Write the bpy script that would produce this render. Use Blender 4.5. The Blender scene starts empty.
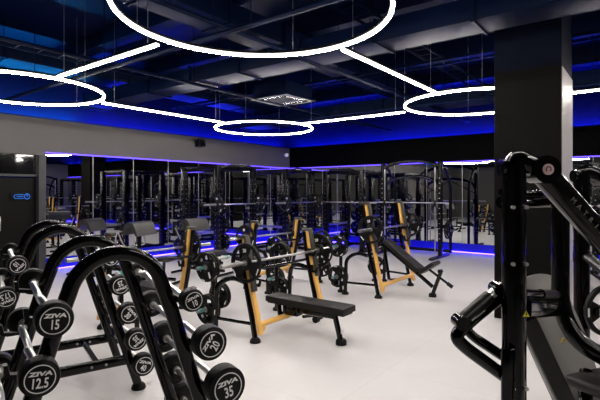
import bpy, bmesh, math, random
from mathutils import Vector, Matrix
random.seed(7)
S = bpy.context.scene
COL = S.collection
PI = math.pi
R = math.radians
# ------------------------------------------------------------------ camera
# room axes: X towards the free-weight side, Y along the mirrored wall. Camera stands at the origin.
YAW = 37.4
CX, SX = math.cos(R(YAW)), math.sin(R(YAW))
EYE = 1.7
cam_d = bpy.data.cameras.new('camera'); cam = bpy.data.objects.new('camera', cam_d); COL.objects.link(cam)
cam.location = (0, 0, EYE); cam.rotation_euler = (PI/2, 0, R(YAW))
cam_d.sensor_width = 36; cam_d.lens = 458/600*36; cam_d.shift_y = -8/600; cam_d.clip_start = .05
S.camera = cam
# ------------------------------------------------------------------ world, view, light levels
w = bpy.data.worlds.new('world'); S.world = w; w.use_nodes = True
w.node_tree.nodes['Background'].inputs[0].default_value = (.01, .012, .02, 1)
w.node_tree.nodes['Background'].inputs[1].default_value = .3
S.view_settings.view_transform = 'Standard'; S.view_settings.look = 'None'
S.view_settings.gamma = 1; S.view_settings.exposure = 0.0; S.view_settings.use_curve_mapping = False
RING_POWER = 104.0
LED_POWER = 1.4
COVE_POWER = 190.0
PLINTH_POWER = .38
S.cycles.max_bounces = 9; S.cycles.glossy_bounces = 7; S.cycles.diffuse_bounces = 4
S.cycles.sample_clamp_indirect = 4; S.cycles.use_denoising = True
S.cycles.caustics_reflective = True; S.cycles.blur_glossy = .5

def loc(r, f, z=0.0):
    """metres to the side of / ahead of the camera -> room coordinates"""
    return Vector((r*CX - f*SX, r*SX + f*CX, z))

# ------------------------------------------------------------------ materials
def mat(name, col, rough=.5, metal=0, coat=0, emit=None, power=0, noise=0, nscale=8, bump=0, bscale=60, rvar=0, spec=.5):
    m = bpy.data.materials.new(name); m.use_nodes = True
    nt = m.node_tree; b = nt.nodes['Principled BSDF']
    b.inputs['Base Color'].default_value = (*col, 1); b.inputs['Roughness'].default_value = rough
    b.inputs['Metallic'].default_value = metal; b.inputs['Coat Weight'].default_value = coat
    b.inputs['Coat Roughness'].default_value = .06; b.inputs['Specular IOR Level'].default_value = spec
    if emit: b.inputs['Emission Color'].default_value = (*emit, 1); b.inputs['Emission Strength'].default_value = power
    if noise or bump or rvar:
        tc = nt.nodes.new('ShaderNodeTexCoord')
        n = nt.nodes.new('ShaderNodeTexNoise'); n.inputs['Scale'].default_value = nscale; n.inputs['Detail'].default_value = 5
        nt.links.new(tc.outputs['Object'], n.inputs['Vector'])
    if noise:
        r = nt.nodes.new('ShaderNodeMapRange'); r.inputs[3].default_value = 1-noise; r.inputs[4].default_value = 1+noise
        nt.links.new(n.outputs[0], r.inputs[0])
        mx = nt.nodes.new('ShaderNodeVectorMath'); mx.operation = 'SCALE'; mx.inputs[0].default_value = col
        nt.links.new(r.outputs[0], mx.inputs['Scale']); nt.links.new(mx.outputs[0], b.inputs['Base Color'])
    if rvar:
        r = nt.nodes.new('ShaderNodeMapRange'); r.inputs[3].default_value = max(0, rough-rvar); r.inputs[4].default_value = rough+rvar
        nt.links.new(n.outputs[0], r.inputs[0]); nt.links.new(r.outputs[0], b.inputs['Roughness'])
    if bump:
        n2 = nt.nodes.new('ShaderNodeTexNoise'); n2.inputs['Scale'].default_value = bscale
        nt.links.new(tc.outputs['Object'], n2.inputs['Vector'])
        bp = nt.nodes.new('ShaderNodeBump'); bp.inputs['Strength'].default_value = bump; bp.inputs['Distance'].default_value = .004
        nt.links.new(n2.outputs[0], bp.inputs['Height']); nt.links.new(bp.outputs[0], b.inputs['Normal'])
    return m
GLOSS = mat('gloss_black_paint', (.0009, .0009, .0011), .065, spec=.30)
SATIN = mat('satin_black_paint', (.0014, .0014, .0016), .27, spec=.22)
PLASTIC = mat('black_plastic', (.002, .002, .0021), .36, spec=.22)
RUBBER = mat('black_rubber', (.0025, .0025, .0026), .5, spec=.2, noise=.2, nscale=30, bump=.15)
UPH = mat('dark_upholstery', (.0075, .0072, .0068), .45, spec=.3, noise=.15, bump=.25, bscale=220)
UPHG = mat('grey_upholstery', (.020, .019, .0175), .5, noise=.1, bump=.25, bscale=220)
GREYPAD = mat('light_grey_upholstery', (.14, .135, .125), .5, noise=.1, bump=.2, bscale=220)
YELLOW = mat('yellow_paint', (.86, .49, .12), .32, coat=.3, noise=.04)
COVER = mat('grey_guard_plastic', (.038, .036, .03), .5, noise=.1)
CHROME = mat('chrome', (.88, .87, .85), .33, 1)
STEEL = mat('brushed_steel', (.50, .49, .48), .34, 1)
WHITE = mat('white_print', (.8, .8, .78), .5)
TEAL = mat('teal_plastic', (.02, .45, .42), .4)
WARN = mat('warning_yellow', (.9, .72, .05), .5)
PINK = mat('pink_badge', (.62, .42, .42), .4)
MIRROR = mat('silver_mirror', (.70, .72, .71), .0, 1)
DARKGLASS = mat('dark_glass', (.004, .004, .005), .04, spec=.8)
CEIL = mat('black_ceiling_paint', (.0006, .0028, .015), .5, noise=.35, nscale=1.2, spec=.05)
DUCT = mat('painted_duct', (.0006, .003, .014), .5, noise=.2, nscale=3, spec=.05)
TRIM = mat('grey_trim_metal', (.05, .05, .052), .4, spec=.3)
DOORM = mat('black_door_paint', (.005, .0047, .0042), .42, spec=.1)
LIGHT = mat('ring_diffuser', (1, 1, 1), .5, emit=(1, .925, .865), power=RING_POWER)
BLUE = mat('blue_led', (.02, .02, .1), .5, emit=(.10, .045, 1), power=LED_POWER*3)
COVE = mat('blue_cove_led', (.02, .02, .1), .5, emit=(.01, .02, 1), power=COVE_POWER)
CYANCOVE = mat('cyan_cove_led', (.02, .05, .1), .5, emit=(.01, .32, 1), power=COVE_POWER)
PLINTH = mat('blue_lit_acrylic', (.005, .005, .05), .25, emit=(.002, .002, 1), power=PLINTH_POWER)
FLOORLED = mat('violet_led', (.02, .02, .1), .5, emit=(.012, .006, 1), power=150)
JOINT = mat('aluminium_joint', (.42, .42, .41), .4, .6)
SIGN = mat('blue_neon', (.02, .1, .3), .4, emit=(.02, .20, 1), power=.5)

def wall_mat(col=(.105, .098, .094), spec=.15):
    """charcoal paint up to 3.3 m, black above: two paints on one wall"""
    m = mat('two_tone_wall_paint', (.1, .1, .1), .62)
    nt = m.node_tree; b = nt.nodes['Principled BSDF']; b.inputs['Specular IOR Level'].default_value = spec
    g = nt.nodes.new('ShaderNodeNewGeometry'); sp = nt.nodes.new('ShaderNodeSeparateXYZ'); nt.links.new(g.outputs['Position'], sp.inputs[0])
    gt = nt.nodes.new('ShaderNodeMath'); gt.operation = 'GREATER_THAN'; gt.inputs[1].default_value = 3.3; nt.links.new(sp.outputs['Z'], gt.inputs[0])
    mx = nt.nodes.new('ShaderNodeMix'); mx.data_type = 'RGBA'
    mx.inputs[6].default_value = (*col, 1); mx.inputs[7].default_value = (.0007, .0022, .0085, 1)
    nt.links.new(gt.outputs[0], mx.inputs[0])
    n = nt.nodes.new('ShaderNodeTexNoise'); n.inputs['Scale'].default_value = 3; n.inputs['Detail'].default_value = 6
    nt.links.new(g.outputs['Position'], n.inputs['Vector'])
    r = nt.nodes.new('ShaderNodeMapRange'); r.inputs[3].default_value = .92; r.inputs[4].default_value = 1.08; nt.links.new(n.outputs[0], r.inputs[0])
    v = nt.nodes.new('ShaderNodeVectorMath'); v.operation = 'SCALE'; nt.links.new(mx.outputs[2], v.inputs[0]); nt.links.new(r.outputs[0], v.inputs['Scale'])
    nt.links.new(v.outputs[0], b.inputs['Base Color'])
    return m
WALL = wall_mat((.11, .108, .098)); WALLW = wall_mat((.125, .118, .115)); WALLN = wall_mat((.0010, .0009, .0011), .04); PILLAR = wall_mat((.0035, .0033, .003), .07); PANEL = mat('pale_panel', (.36, .34, .33), .45)
def floor_mat():
    m = mat('pale_grey_vinyl', (.6, .58, .57), .38)
    nt = m.node_tree; b = nt.nodes['Principled BSDF']
    tc = nt.nodes.new('ShaderNodeTexCoord')
    n = nt.nodes.new('ShaderNodeTexNoise'); n.inputs['Scale'].default_value = 1.1; n.inputs['Detail'].default_value = 9; n.inputs['Roughness'].default_value = .6
    nt.links.new(tc.outputs['Object'], n.inputs['Vector'])
    cr = nt.nodes.new('ShaderNodeValToRGB'); cr.color_ramp.elements[0].position = .3; cr.color_ramp.elements[1].position = .7
    cr.color_ramp.elements[0].color = (.60, .585, .585, 1); cr.color_ramp.elements[1].color = (.67, .655, .655, 1)
    nt.links.new(n.outputs[0], cr.inputs[0])
    br = nt.nodes.new('ShaderNodeTexBrick'); br.offset = 0; br.inputs['Scale'].default_value = 1.0
    br.inputs['Brick Width'].default_value = 1.0; br.inputs['Row Height'].default_value = 1.0; br.inputs['Mortar Size'].default_value = .003
    br.inputs['Color1'].default_value = (1, 1, 1, 1); br.inputs['Color2'].default_value = (1, 1, 1, 1); br.inputs['Mortar'].default_value = (.86, .85, .84, 1)
    nt.links.new(tc.outputs['Object'], br.inputs['Vector'])
    mx = nt.nodes.new('ShaderNodeMix'); mx.data_type = 'RGBA'; mx.blend_type = 'MULTIPLY'; mx.inputs[0].default_value = 1
    nt.links.new(cr.outputs[0], mx.inputs[6]); nt.links.new(br.outputs['Color'], mx.inputs[7]); nt.links.new(mx.outputs[2], b.inputs['Base Color'])
    r = nt.nodes.new('ShaderNodeMapRange'); r.inputs[3].default_value = .3; r.inputs[4].default_value = .5
    nt.links.new(n.outputs[0], r.inputs[0]); nt.links.new(r.outputs[0], b.inputs['Roughness'])
    return m
FLOOR = floor_mat()

# ------------------------------------------------------------------ mesh builder
class MB:
    """collects shapes; build() links them as one mesh object"""
    def __init__(s): s.bm = bmesh.new()
    def box(s, c, size, bev=0, rot=None):
        M = Matrix.Translation(Vector(c)) @ (rot.to_4x4() if rot else Matrix()) @ Matrix.Diagonal((*size, 1))
        r = bmesh.ops.create_cube(s.bm, size=1, matrix=M)
        if bev:
            es = list({e for v in r['verts'] for e in v.link_edges})
            bmesh.ops.bevel(s.bm, geom=es, offset=bev, segments=3, affect='EDGES', profile=.5)
        return s
    def tube(s, pts, r, r2=None, n=12, closed=False, cap=True, up=None, sq=0):
        """swept tube; r across, r2 along 'up'; sq>0 makes the section squarer"""
        pts = [Vector(p) for p in pts]; N = len(pts); r2 = r2 or r
        tans = []
        for i in range(N):
            a = pts[i-1] if (i > 0 or closed) else pts[i]; b = pts[(i+1) % N] if (i < N-1 or closed) else pts[i]
            tans.append((b-a).normalized())
        ref = Vector(up) if up is not None else None
        if ref is None:
            ref = tans[0].orthogonal().normalized()
        rings = []
        for i in range(N):
            t = tans[i]
            u = ref - t*ref.dot(t)
            u = u.normalized() if u.length > 1e-5 else t.orthogonal().normalized()
            if up is None: ref = u
            v = t.cross(u)
            k = 1.0
            if 0 < i < N-1 or closed:
                d1 = (pts[i]-pts[i-1]).normalized(); cth = max(.3, d1.dot(t)); k = 1/cth
            ring = []
            for j in range(n):
                a = 2*PI*(j+.5)/n
                ca, sa = math.cos(a), math.sin(a)
                if sq:
                    e = 1-sq
                    ca = math.copysign(abs(ca)**e, ca); sa = math.copysign(abs(sa)**e, sa)
                ring.append(s.bm.verts.new(pts[i] + v*(ca*r*min(k, 1.4)) + u*(sa*r2)))
            rings.append(ring)
        M = N if closed else N-1
        for i in range(M):
            A, B = rings[i], rings[(i+1) % N]
            for j in range(n):
                s.bm.faces.new((A[j], A[(j+1) % n], B[(j+1) % n], B[j]))
        if cap and not closed:
            s.bm.faces.new(rings[0][::-1]); s.bm.faces.new(rings[-1])
        return s
    def cyl(s, a, b, r, n=20, r2=None):
        a = Vector(a); b = Vector(b); t = (b-a).normalized(); u = t.orthogonal().normalized(); v = t.cross(u)
        if r2 is None: r2 = r
        A = [s.bm.verts.new(a+(u*math.cos(2*PI*j/n)+v*math.sin(2*PI*j/n))*r) for j in range(n)]
        B = [s.bm.verts.new(b+(u*math.cos(2*PI*j/n)+v*math.sin(2*PI*j/n))*r2) for j in range(n)]
        for j in range(n): s.bm.faces.new((A[j], A[(j+1) % n], B[(j+1) % n], B[j]))
        s.bm.faces.new(A[::-1]); s.bm.faces.new(B)
        return s
    def lathe(s, prof, c=(0, 0, 0), axis=(0, 0, 1), n=32, closed=False):
        """prof: list of (radius, height along axis)"""
        c = Vector(c); t = Vector(axis).normalized(); u = t.orthogonal().normalized(); v = t.cross(u)
        rings = []
        for (r, h) in prof:
            if r < 1e-6: rings.append([s.bm.verts.new(c+t*h)])
            else: rings.append([s.bm.verts.new(c+t*h+(u*math.cos(2*PI*j/n)+v*math.sin(2*PI*j/n))*r) for j in range(n)])
        L = len(rings)
        for i in range(L if closed else L-1):
            A, B = rings[i], rings[(i+1) % L]
            for j in range(n):
                k = (j+1) % n
                if len(A) == 1 and len(B) == 1: continue
                if len(A) == 1: s.bm.faces.new((A[0], B[k], B[j]))
                elif len(B) == 1: s.bm.faces.new((A[j], A[k], B[0]))
                else: s.bm.faces.new((A[j], A[k], B[k], B[j]))
        return s
    def prism(s, poly, a, b, axis='y'):
        """poly of (x, z) points extruded along y from a to b (or (x,y) along z, or (y,z) along x)"""
        def P(p, h): return {'y': (p[0], h, p[1]), 'z': (p[0], p[1], h), 'x': (h, p[0], p[1])}[axis]
        A = [s.bm.verts.new(P(p, a)) for p in poly]; B = [s.bm.verts.new(P(p, b)) for p in poly]
        n = len(poly)
        for j in range(n): s.bm.faces.new((A[j], A[(j+1) % n], B[(j+1) % n], B[j]))
        s.bm.faces.new(A[::-1]); s.bm.faces.new(B)
        return s
    def mesh(s, me, M):
        b2 = bmesh.new(); b2.from_mesh(me); b2.transform(M)
        tmp = bpy.data.meshes.new('tmp'); b2.to_mesh(tmp); b2.free(); s.bm.from_mesh(tmp); bpy.data.meshes.remove(tmp)
        return s
    def build(s, name, m, parent=None, smooth=True, at=None):
        bmesh.ops.recalc_face_normals(s.bm, faces=s.bm.faces)
        me = bpy.data.meshes.new(name); s.bm.to_mesh(me); s.bm.free()
        me.materials.append(m)
        if smooth:
            me.shade_smooth(); me.set_sharp_from_angle(angle=R(38))
        o = bpy.data.objects.new(name, me); COL.objects.link(o)
        if parent: o.parent = parent
        if at is not None: o.location = at
        return o

def smooth_path(pts, rad, seg=7):
    """polyline with its inner corners rounded"""
    pts = [Vector(p) for p in pts]; out = [pts[0]]
    if not isinstance(rad, (list, tuple)): rad = [rad]*(len(pts)-2)
    for i in range(1, len(pts)-1):
        a, b, c = pts[i-1], pts[i], pts[i+1]
        d1 = (a-b); d2 = (c-b); r = min(rad[i-1], d1.length*.49, d2.length*.49)
        p1 = b+d1.normalized()*r; p2 = b+d2.normalized()*r
        for k in range(seg+1):
            t = k/seg; out.append(p1*(1-t)**2 + b*2*t*(1-t) + p2*t*t)
    out.append(pts[-1]); return out

_text = {}
def text_mesh(txt, bold=.02, sx=1.0, italic=0):
    key = (txt, bold, sx, italic)
    if key not in _text:
        cu = bpy.data.curves.new('txt', 'FONT'); cu.body = txt; cu.align_x = 'CENTER'; cu.align_y = 'CENTER'; cu.size = 1
        cu.offset = bold; cu.extrude = .0; cu.resolution_u = 2; cu.shear = italic
        ob = bpy.data.objects.new('txt', cu); COL.objects.link(ob)
        dg = bpy.context.evaluated_depsgraph_get(); me = bpy.data.meshes.new_from_object(ob.evaluated_get(dg))
        me.transform(Matrix.Diagonal((sx, 1, 1, 1)))
        bpy.data.objects.remove(ob); bpy.data.curves.remove(cu)
        _text[key] = me
    return _text[key]

def tag(o, label=None, cat=None, group=None, kind=None):
    if label: o['label'] = label
    if cat: o['category'] = cat
    if group: o['group'] = group
    if kind: o['kind'] = kind
    return o
def thing(name, label, cat, at=(0, 0, 0), rz=0, group=None):
    o = bpy.data.objects.new(name, None); COL.objects.link(o); o.location = at; o.rotation_euler = (0, 0, rz)
    o.empty_display_size = .1
    return tag(o, label, cat, group)
_kids = {}
def copy_tree(o, at=None, rz=None, label=None, group=None, parent=None, skip=()):
    c = o.copy(); COL.objects.link(c); c.parent = parent
    for ch in [x for x in o.children]:
        if ch.name.split('.')[0] in skip: continue
        copy_tree(ch, parent=c)
    if at is not None: c.location = at
    if rz is not None: c.rotation_euler = (0, 0, rz)
    if label: c['label'] = label
    if group: c['group'] = group
    return c
def struct(name, mb, m, smooth=False):
    return tag(mb.build(name, m, smooth=smooth), kind='structure')

# ------------------------------------------------------------------ room shell
XL, YB, XR, YF, ZC = -10.5, 13.1, 6.2, -5.0, 4.7
struct('floor', MB().box(((XL+XR)/2-.3, (YB+YF)/2+.3, -.05), (XR-XL+1.4, YB-YF+1.4, .1)), FLOOR)
struct('ceiling', MB().box(((XL+XR)/2-.3, (YB+YF)/2+.3, ZC+.05), (XR-XL+1.4, YB-YF+1.4, .1)), CEIL)
# real outer walls stand .35 m behind a cladding that ends at 3.3 m and hides the cove lights
struct('wall_west', MB().box((XL-.45, (YB+YF)/2, ZC/2), (.1, YB-YF+1.2, ZC)), CEIL)
struct('wall_north', MB().box(((XL+XR)/2, YB+.45, ZC/2), (XR-XL+1.2, .1, ZC)), CEIL)
struct('wall_east', MB().box((XR+.05, (YB+YF)/2, ZC/2), (.1, YB-YF+.8, ZC)), WALL)
struct('wall_south', MB().box(((XL+XR)/2, YF-.05, ZC/2), (XR-XL+.8, .1, ZC)), WALL)
MZ0, MZ1, WZ = .24, 2.55, 3.32
DY0, DY1, MY = 3.62, 4.42, 4.58        # door, start of mirrors
cl = MB()
cl.box((XL-.06, (MY+YB)/2, (MZ1+WZ)/2), (.12, YB-MY, WZ-MZ1)); cl.box((XL-.06, (MY+YB)/2, MZ1/2), (.10, YB-MY, MZ1))
cl.box((XL-.06, (YF+MY)/2, (2.5+WZ)/2), (.12, MY-YF, WZ-2.5)); cl.box((XL-.06, (YF+2.9)/2, 1.25), (.12, 2.9-YF, 2.5))
struct('wall_west_cladding', cl, WALLW)
cl = MB(); cl.box(((XL+XR)/2, YB+.06, (MZ1+WZ)/2), (XR-XL, .12, WZ-MZ1)); cl.box(((XL+XR)/2, YB+.06, MZ1/2), (XR-XL, .10, MZ1))
struct('wall_north_cladding', cl, WALLN)
# entrance recess with transom glass and door
struct('door_1_surround', MB().box((XL-.1, MY-.08, 1.25), (.24, .14, 2.5), .004), TRIM)
struct('wall_entrance', MB().box((XL-.14, (2.9+DY0)/2, 1.02), (.06, DY0-2.9, 2.04)).box((XL-.14, (DY1+MY-.16)/2, 1.02), (.06, MY-.16-DY1+.02, 2.04)), DOORM)
struct('window_1', MB().box((XL-.13, (2.9+MY-.14)/2, 2.29), (.02, MY-.14-2.9, .44)), DARKGLASS)
struct('trim_transom', MB().box((XL-.11, (2.9+MY-.14)/2, 2.055), (.08, MY-.14-2.9, .05), .003), TRIM)
d1 = struct('door_1', MB().box((XL-.15, (DY0+DY1)/2, 1.0), (.05, DY1-DY0-.03, 2.0), .004), DOORM)
h = MB().box((XL-.09, DY0+.1, 1.05), (.02, .03, .3), .004).build('door_handle', STEEL, d1)
sg = MB(); sy = 4.1; k_ = .62; Y_ = lambda y: sy+y*k_; Z_ = lambda z: 1.60+(z-1.6)*k_
sg.tube([(XL-.06, Y_(.20+.085*math.cos(2*PI*k/28)), Z_(1.605+.085*math.sin(2*PI*k/28))) for k in range(28)], .008, n=8, closed=True)
sg.tube([(XL-.06, Y_(.20), Z_(1.60)), (XL-.06, Y_(.20), Z_(1.72))], .008, n=8)
sg.tube(smooth_path([(XL-.06, Y_(.1), Z_(1.54)), (XL-.06, Y_(-.2), Z_(1.54)), (XL-.06, Y_(-.2), Z_(1.67)), (XL-.06, Y_(.1), Z_(1.67))], .04), .006, n=8)
sg.tube([(XL-.06, Y_(-.12), Z_(1.605)), (XL-.06, Y_(.07), Z_(1.605))], .008, n=8)
s_ = thing('neon_sign', 'small blue neon sign with a ring on the black entrance door', 'sign', (0, 0, 0))
sg.build('neon_tube', SIGN, s_)
MB().box((XL-.105, Y_(.03), 1.61), (.03, .42, .17), .01).build('back_plate', DOORM, s_)
# mirrors: single tall panels
def ordinal(i): return ['first', 'second', 'third', 'fourth', 'fifth', 'sixth', 'seventh', 'eighth', 'ninth', 'tenth', 'eleventh', 'twelfth', 'thirteenth', 'fourteenth', 'fifteenth', 'sixteenth', 'seventeenth'][i]
n_l = 8; wl = (YB-MY)/n_l
for i in range(n_l):
    o = MB().box((XL+.004, MY+wl*(i+.5), (MZ0+MZ1)/2), (.008, wl-.012, MZ1-MZ0-.02)).build('mirror_panel', MIRROR, smooth=False)
    tag(o, 'tall frameless wall mirror, %s panel counted from the entrance door' % ordinal(i), 'mirror', 'mirror panels beside the entrance door')
n_b = 16; wb = (XR-XL)/n_b
for i in range(n_b):
    o = MB().box((XL+.01+wb*(i+.5), YB-.004, (MZ0+MZ1)/2), (wb-.012, .008, MZ1-MZ0-.02)).build('mirror_panel', MIRROR, smooth=False)
    tag(o, 'tall frameless mirror on the far wall, %s panel counted from the mirrored corner' % ordinal(i), 'mirror', 'mirror panels on the far wall')
for i in range(1, n_l): struct('trim_mirror_joint', MB().box((XL+.006, MY+wl*i, (MZ0+MZ1)/2), (.012, .013, MZ1-MZ0)), JOINT)
for i in range(1, n_b): struct('trim_mirror_joint', MB().box((XL+.01+wb*i, YB-.006, (MZ0+MZ1)/2), (.013, .012, MZ1-MZ0)), JOINT)
# blue lines: strip over the mirrors, lit plinth under them, cove on top of the cladding
tag(MB().box((XL+.012, (MY+YB)/2, MZ1+.012), (.024, YB-MY, .022)).build('led_strip', BLUE, smooth=False), 'blue light strip along the top of the mirrors beside the door', 'light strip')
tag(MB().box(((XL+XR)/2, YB-.012, MZ1+.012), (XR-XL-.06, .024, .022)).build('led_strip', BLUE, smooth=False), 'blue light strip along the top of the far wall mirrors', 'light strip')
struct('baseboard_west', MB().box((XL+.03, (MY+YB)/2, .12), (.06, YB-MY, .24)), PLINTH)
struct('baseboard_north', MB().box(((XL+XR)/2, YB-.03, .12), (XR-XL-.13, .06, .24)), PLINTH)
tag(MB().box((XL-.25, (5.6+YB)/2, WZ-.04), (.12, YB-5.6, .02)).build('cove_light', COVE, smooth=False), 'deep blue cove light on top of the mirrored wall beside the racks', 'cove light')
tag(MB().box((XL-.25, (YF+5.5)/2, WZ-.04), (.12, 5.5-YF, .02)).build('cove_light', CYANCOVE, smooth=False), 'cyan cove light above the wall over the entrance door', 'cove light')
tag(MB().box(((XL+XR)/2, YB+.25, WZ-.04), (XR-XL, .12, .02)).build('cove_light', COVE, smooth=False), 'deep blue cove light on top of the far mirrored wall', 'cove light')
tag(MB().box((XL+.07, (MY+YB)/2, .012), (.018, YB-MY-.1, .014)).build('floor_led_strip', FLOORLED, smooth=False), 'violet blue light strip on the floor along the mirrors beside the door', 'light strip')
tag(MB().box(((XL+XR)/2, YB-.07, .012), (XR-XL-.2, .018, .014)).build('floor_led_strip', FLOORLED, smooth=False), 'violet blue light strip on the floor along the far mirrors', 'light strip')
# columns
struct('pillar_near', MB().box((-1.275, 6.98, ZC/2), (.80, .94, ZC), .006), PILLAR)
struct('trim_pillar_panel', MB().box((-.872, 6.98, 1.64), (.012, .93, 3.26), .003), PANEL)
struct('trim_far_pillar_panel', MB().box((.552, 11.4, 1.64), (.012, .79, 3.26), .003), PANEL)
struct('pillar_far', MB().box((.15, 11.4, ZC/2), (.8, .8, ZC), .006), PILLAR)

# ------------------------------------------------------------------ ceiling services
for i, y in enumerate([-3, -.5, 2.0, 4.6, 6.4, 9.2, 11.4]):
    tag(MB().box(((XL+XR)/2, y, ZC-.15), (XR-XL+.6, .26, .3), .01).build('trim_beam', CEIL), kind='structure')
def duct(name, label, p0, p1, wdt, hgt, step=1.2, m=DUCT):
    p0 = Vector(p0); p1 = Vector(p1); L = (p1-p0).length; a = math.atan2(p1.y-p0.y, p1.x-p0.x)
    t = thing(name, label, 'duct', (p0+p1)/2, a)
    b = MB().box((0, 0, 0), (L, wdt, hgt), .008)
    k = -L/2+.05
    while k < L/2: b.box((k, 0, 0), (.035, wdt+.05, hgt+.05)); k += step
    b.build('duct_body', m, t)
    k = -L/2+.4
    while k < L/2:
        for sd in (-1, 1): MB().cyl((k, sd*(wdt/2+.03), -hgt/2), (k, sd*(wdt/2+.03), ZC-p0.z), .006, 6).build('hanger_rod', SATIN, t)
        k += 3.4
    return t
duct('air_duct', 'wide flat ventilation duct running over the mirrored wall side', (-9.3, -4, 4.2), (-9.3, 12.5, 4.2), .7, .3)
duct('air_duct', 'ventilation duct above the ring light nearest the camera', (-4.9, -4, 4.2), (-4.9, 12.8, 4.2), .55, .3)
duct('air_duct', 'ventilation duct crossing the ceiling before the pillar', (-10, 5.4, 3.72), (5.8, 5.4, 3.72), .5, .26)
duct('air_duct', 'ventilation duct close to the far mirrored wall', (-10, 10.4, 3.82), (5.8, 10.4, 3.82), .75, .3)
duct('air_duct', 'ventilation duct on the side of the pillar away from the entrance', (.6, -4, 4.2), (.6, 12.8, 4.2), .6, .3)
def tray(label, x0, y0, x1, y1, z):
    t = thing('cable_tray', label, 'cable tray', (0, 0, 0))
    d = Vector((x1-x0, y1-y0, 0)); n = Vector((-d.y, d.x, 0)).normalized()*.14; b = MB(); a0 = Vector((x0, y0, z)); a1 = Vector((x1, y1, z))
    for sd in (-1, 1): b.tube([a0+n*sd, a1+n*sd], .008, .03, n=4, up=(0, 0, 1))
    k = 0
    while k < d.length: p = a0+d.normalized()*k; b.tube([p-n, p+n], .012, .006, n=4, up=(0, 0, 1)); k += .3
    b.build('tray_ladder', DUCT, t)
tray('cable tray running beside the duct over the racks', -7.0, -3, -7.0, 12.6, 3.75)
tray('cable tray crossing between the two near ring lights', -10, 1.1, 5.8, 1.1, 3.7)
tray('cable tray crossing above the benches', -10, 7.6, 5.8, 7.6, 3.9)
tray('cable tray running along the pillar', -2.9, -3, -2.9, 12.6, 3.95)
for (x, y, x1, y1, z, lab) in [(-6.2, -3, -6.2, 12.6, 3.55, 'thin pipe running over the benches'), (-3.9, -3, -3.9, 12.6, 3.6, 'thin pipe over the near ring light'), (-10, 3.6, 5.8, 3.6, 3.5, 'sprinkler pipe crossing above the dumbbell racks'), (-10, 9.3, 5.8, 9.3, 3.55, 'sprinkler pipe crossing above the power racks')]:
    p = MB().cyl((x, y, z), (x1, y1, z), .03, 10); dd = Vector((x1-x, y1-y, 0)); 
    for k in range(6): q = Vector((x, y, z))+dd*((k+.5)/6); p.cyl(q, (q.x, q.y, ZC), .006, 6)
    tag(p.build('ceiling_pipe', DUCT), lab, 'pipe')
def cassette(x, y, z, lab):
    t = thing('air_conditioner', lab, 'air conditioner', (x, y, z))
    MB().box((0, 0, .14), (.84, .84, .24)).build('housing', DUCT, t)
    b = MB()
    for sx, sy_, a, c in [(0, -.42, .95, .1), (0, .42, .95, .1), (-.42, 0, .1, .74), (.42, 0, .1, .74)]: b.box((sx, sy_, 0), (a, c, .03), .005)
    b.build('panel_frame', DUCT, t)
    b = MB().box((0, 0, .005), (.5, .5, .03), .004)
    for k in range(7): b.box((0, -.18+.06*k, -.012), (.46, .012, .008))
    b.build('grille', DUCT, t)
    b = MB()
    for k in range(4):
        a = k*PI/2; b.box((math.cos(a)*.31, math.sin(a)*.31, -.004), (.07 if k % 2 == 0 else .5, .5 if k % 2 == 0 else .07, .012), .003)
    b.build('louver', SATIN, t); return t
c_ = loc(-.34, 9.2); cassette(c_.x, c_.y, 3.55, 'square ceiling air conditioner between the near ring light and the far ring light')
cassette(3.5, 6.9, 3.6, 'square ceiling air conditioner on the far side of the pillar')

# ------------------------------------------------------------------ ring lights and bars
RZ, RR = 3.2, 1.15
def ring(x, y, lab):
    t = thing('ring_light', lab, 'ring light', (x, y, RZ), 0, 'hanging ring lights')
    c = [(RR*math.cos(2*PI*k/96), RR*math.sin(2*PI*k/96), 0) for k in range(96)]
    MB().tube(c, .015, .015, n=10, closed=True, up=(0, 0, 1)).build('diffuser', LIGHT, t)
    MB().tube([(a, b, .031) for a, b, _ in c], .026, .022, n=6, closed=True, up=(0, 0, 1)).build('housing', SATIN, t)
    for k in range(4):
        a = R(22+90*k); MB().cyl((RR*math.cos(a), RR*math.sin(a), .05), (RR*math.cos(a), RR*math.sin(a), ZC-RZ), .003, 5).build('suspension_wire', STEEL, t)
GX = [-7.4, -2.58, 2.45]; GY = [2.86, 8.02, -2.16]
ring(-2.67, 2.86, 'large hanging ring light nearest the camera, cut by the top of the frame')
ring(GX[0], GY[0], 'hanging ring light over the black entrance door side')
ring(-7.28, 8.12, 'hanging ring light farthest away, in front of the mirrored corner')
ring(-2.37, 7.96, 'hanging ring light partly hidden behind the square pillar')
ring(GX[2], GY[0], 'hanging ring light beside the camera, outside the picture'); ring(GX[2], GY[1], 'hanging ring light beyond the pillar')
def bar(x0, y0, x1, y1, lab):
    c = Vector(((x0+x1)/2, (y0+y1)/2, RZ)); d = Vector((x1-x0, y1-y0, 0)); t = thing('linear_light', lab, 'linear light', c, 0, 'straight lights linking the rings')
    MB().tube([-d/2, d/2], .0145, .0145, n=10, up=(0, 0, 1)).build('diffuser', LIGHT, t)
    u = Vector((0, 0, .031)); MB().tube([-d/2+u, d/2+u], .026, .022, n=6, up=(0, 0, 1)).build('housing', SATIN, t)
    for k in (-.42, .42): MB().cyl(d*k+u, d*k+Vector((0, 0, ZC-RZ)), .003, 5).build('suspension_wire', STEEL, t)
g = RR+.1
bar(GX[0]+g, 2.83, -2.74-g, 2.83, 'straight light between the entrance ring and the nearest ring')
bar(-7.34, GY[0]+g, -7.34, 8.12-g, 'straight light between the entrance ring and the farthest ring')
bar(-7.28+g, 8.04, -2.42-g, 8.04, 'straight light between the farthest ring and the ring at the pillar')
bar(GX[1], GY[0]+g, GX[1], GY[1]-g, 'straight light between the nearest ring and the ring at the pillar')
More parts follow.
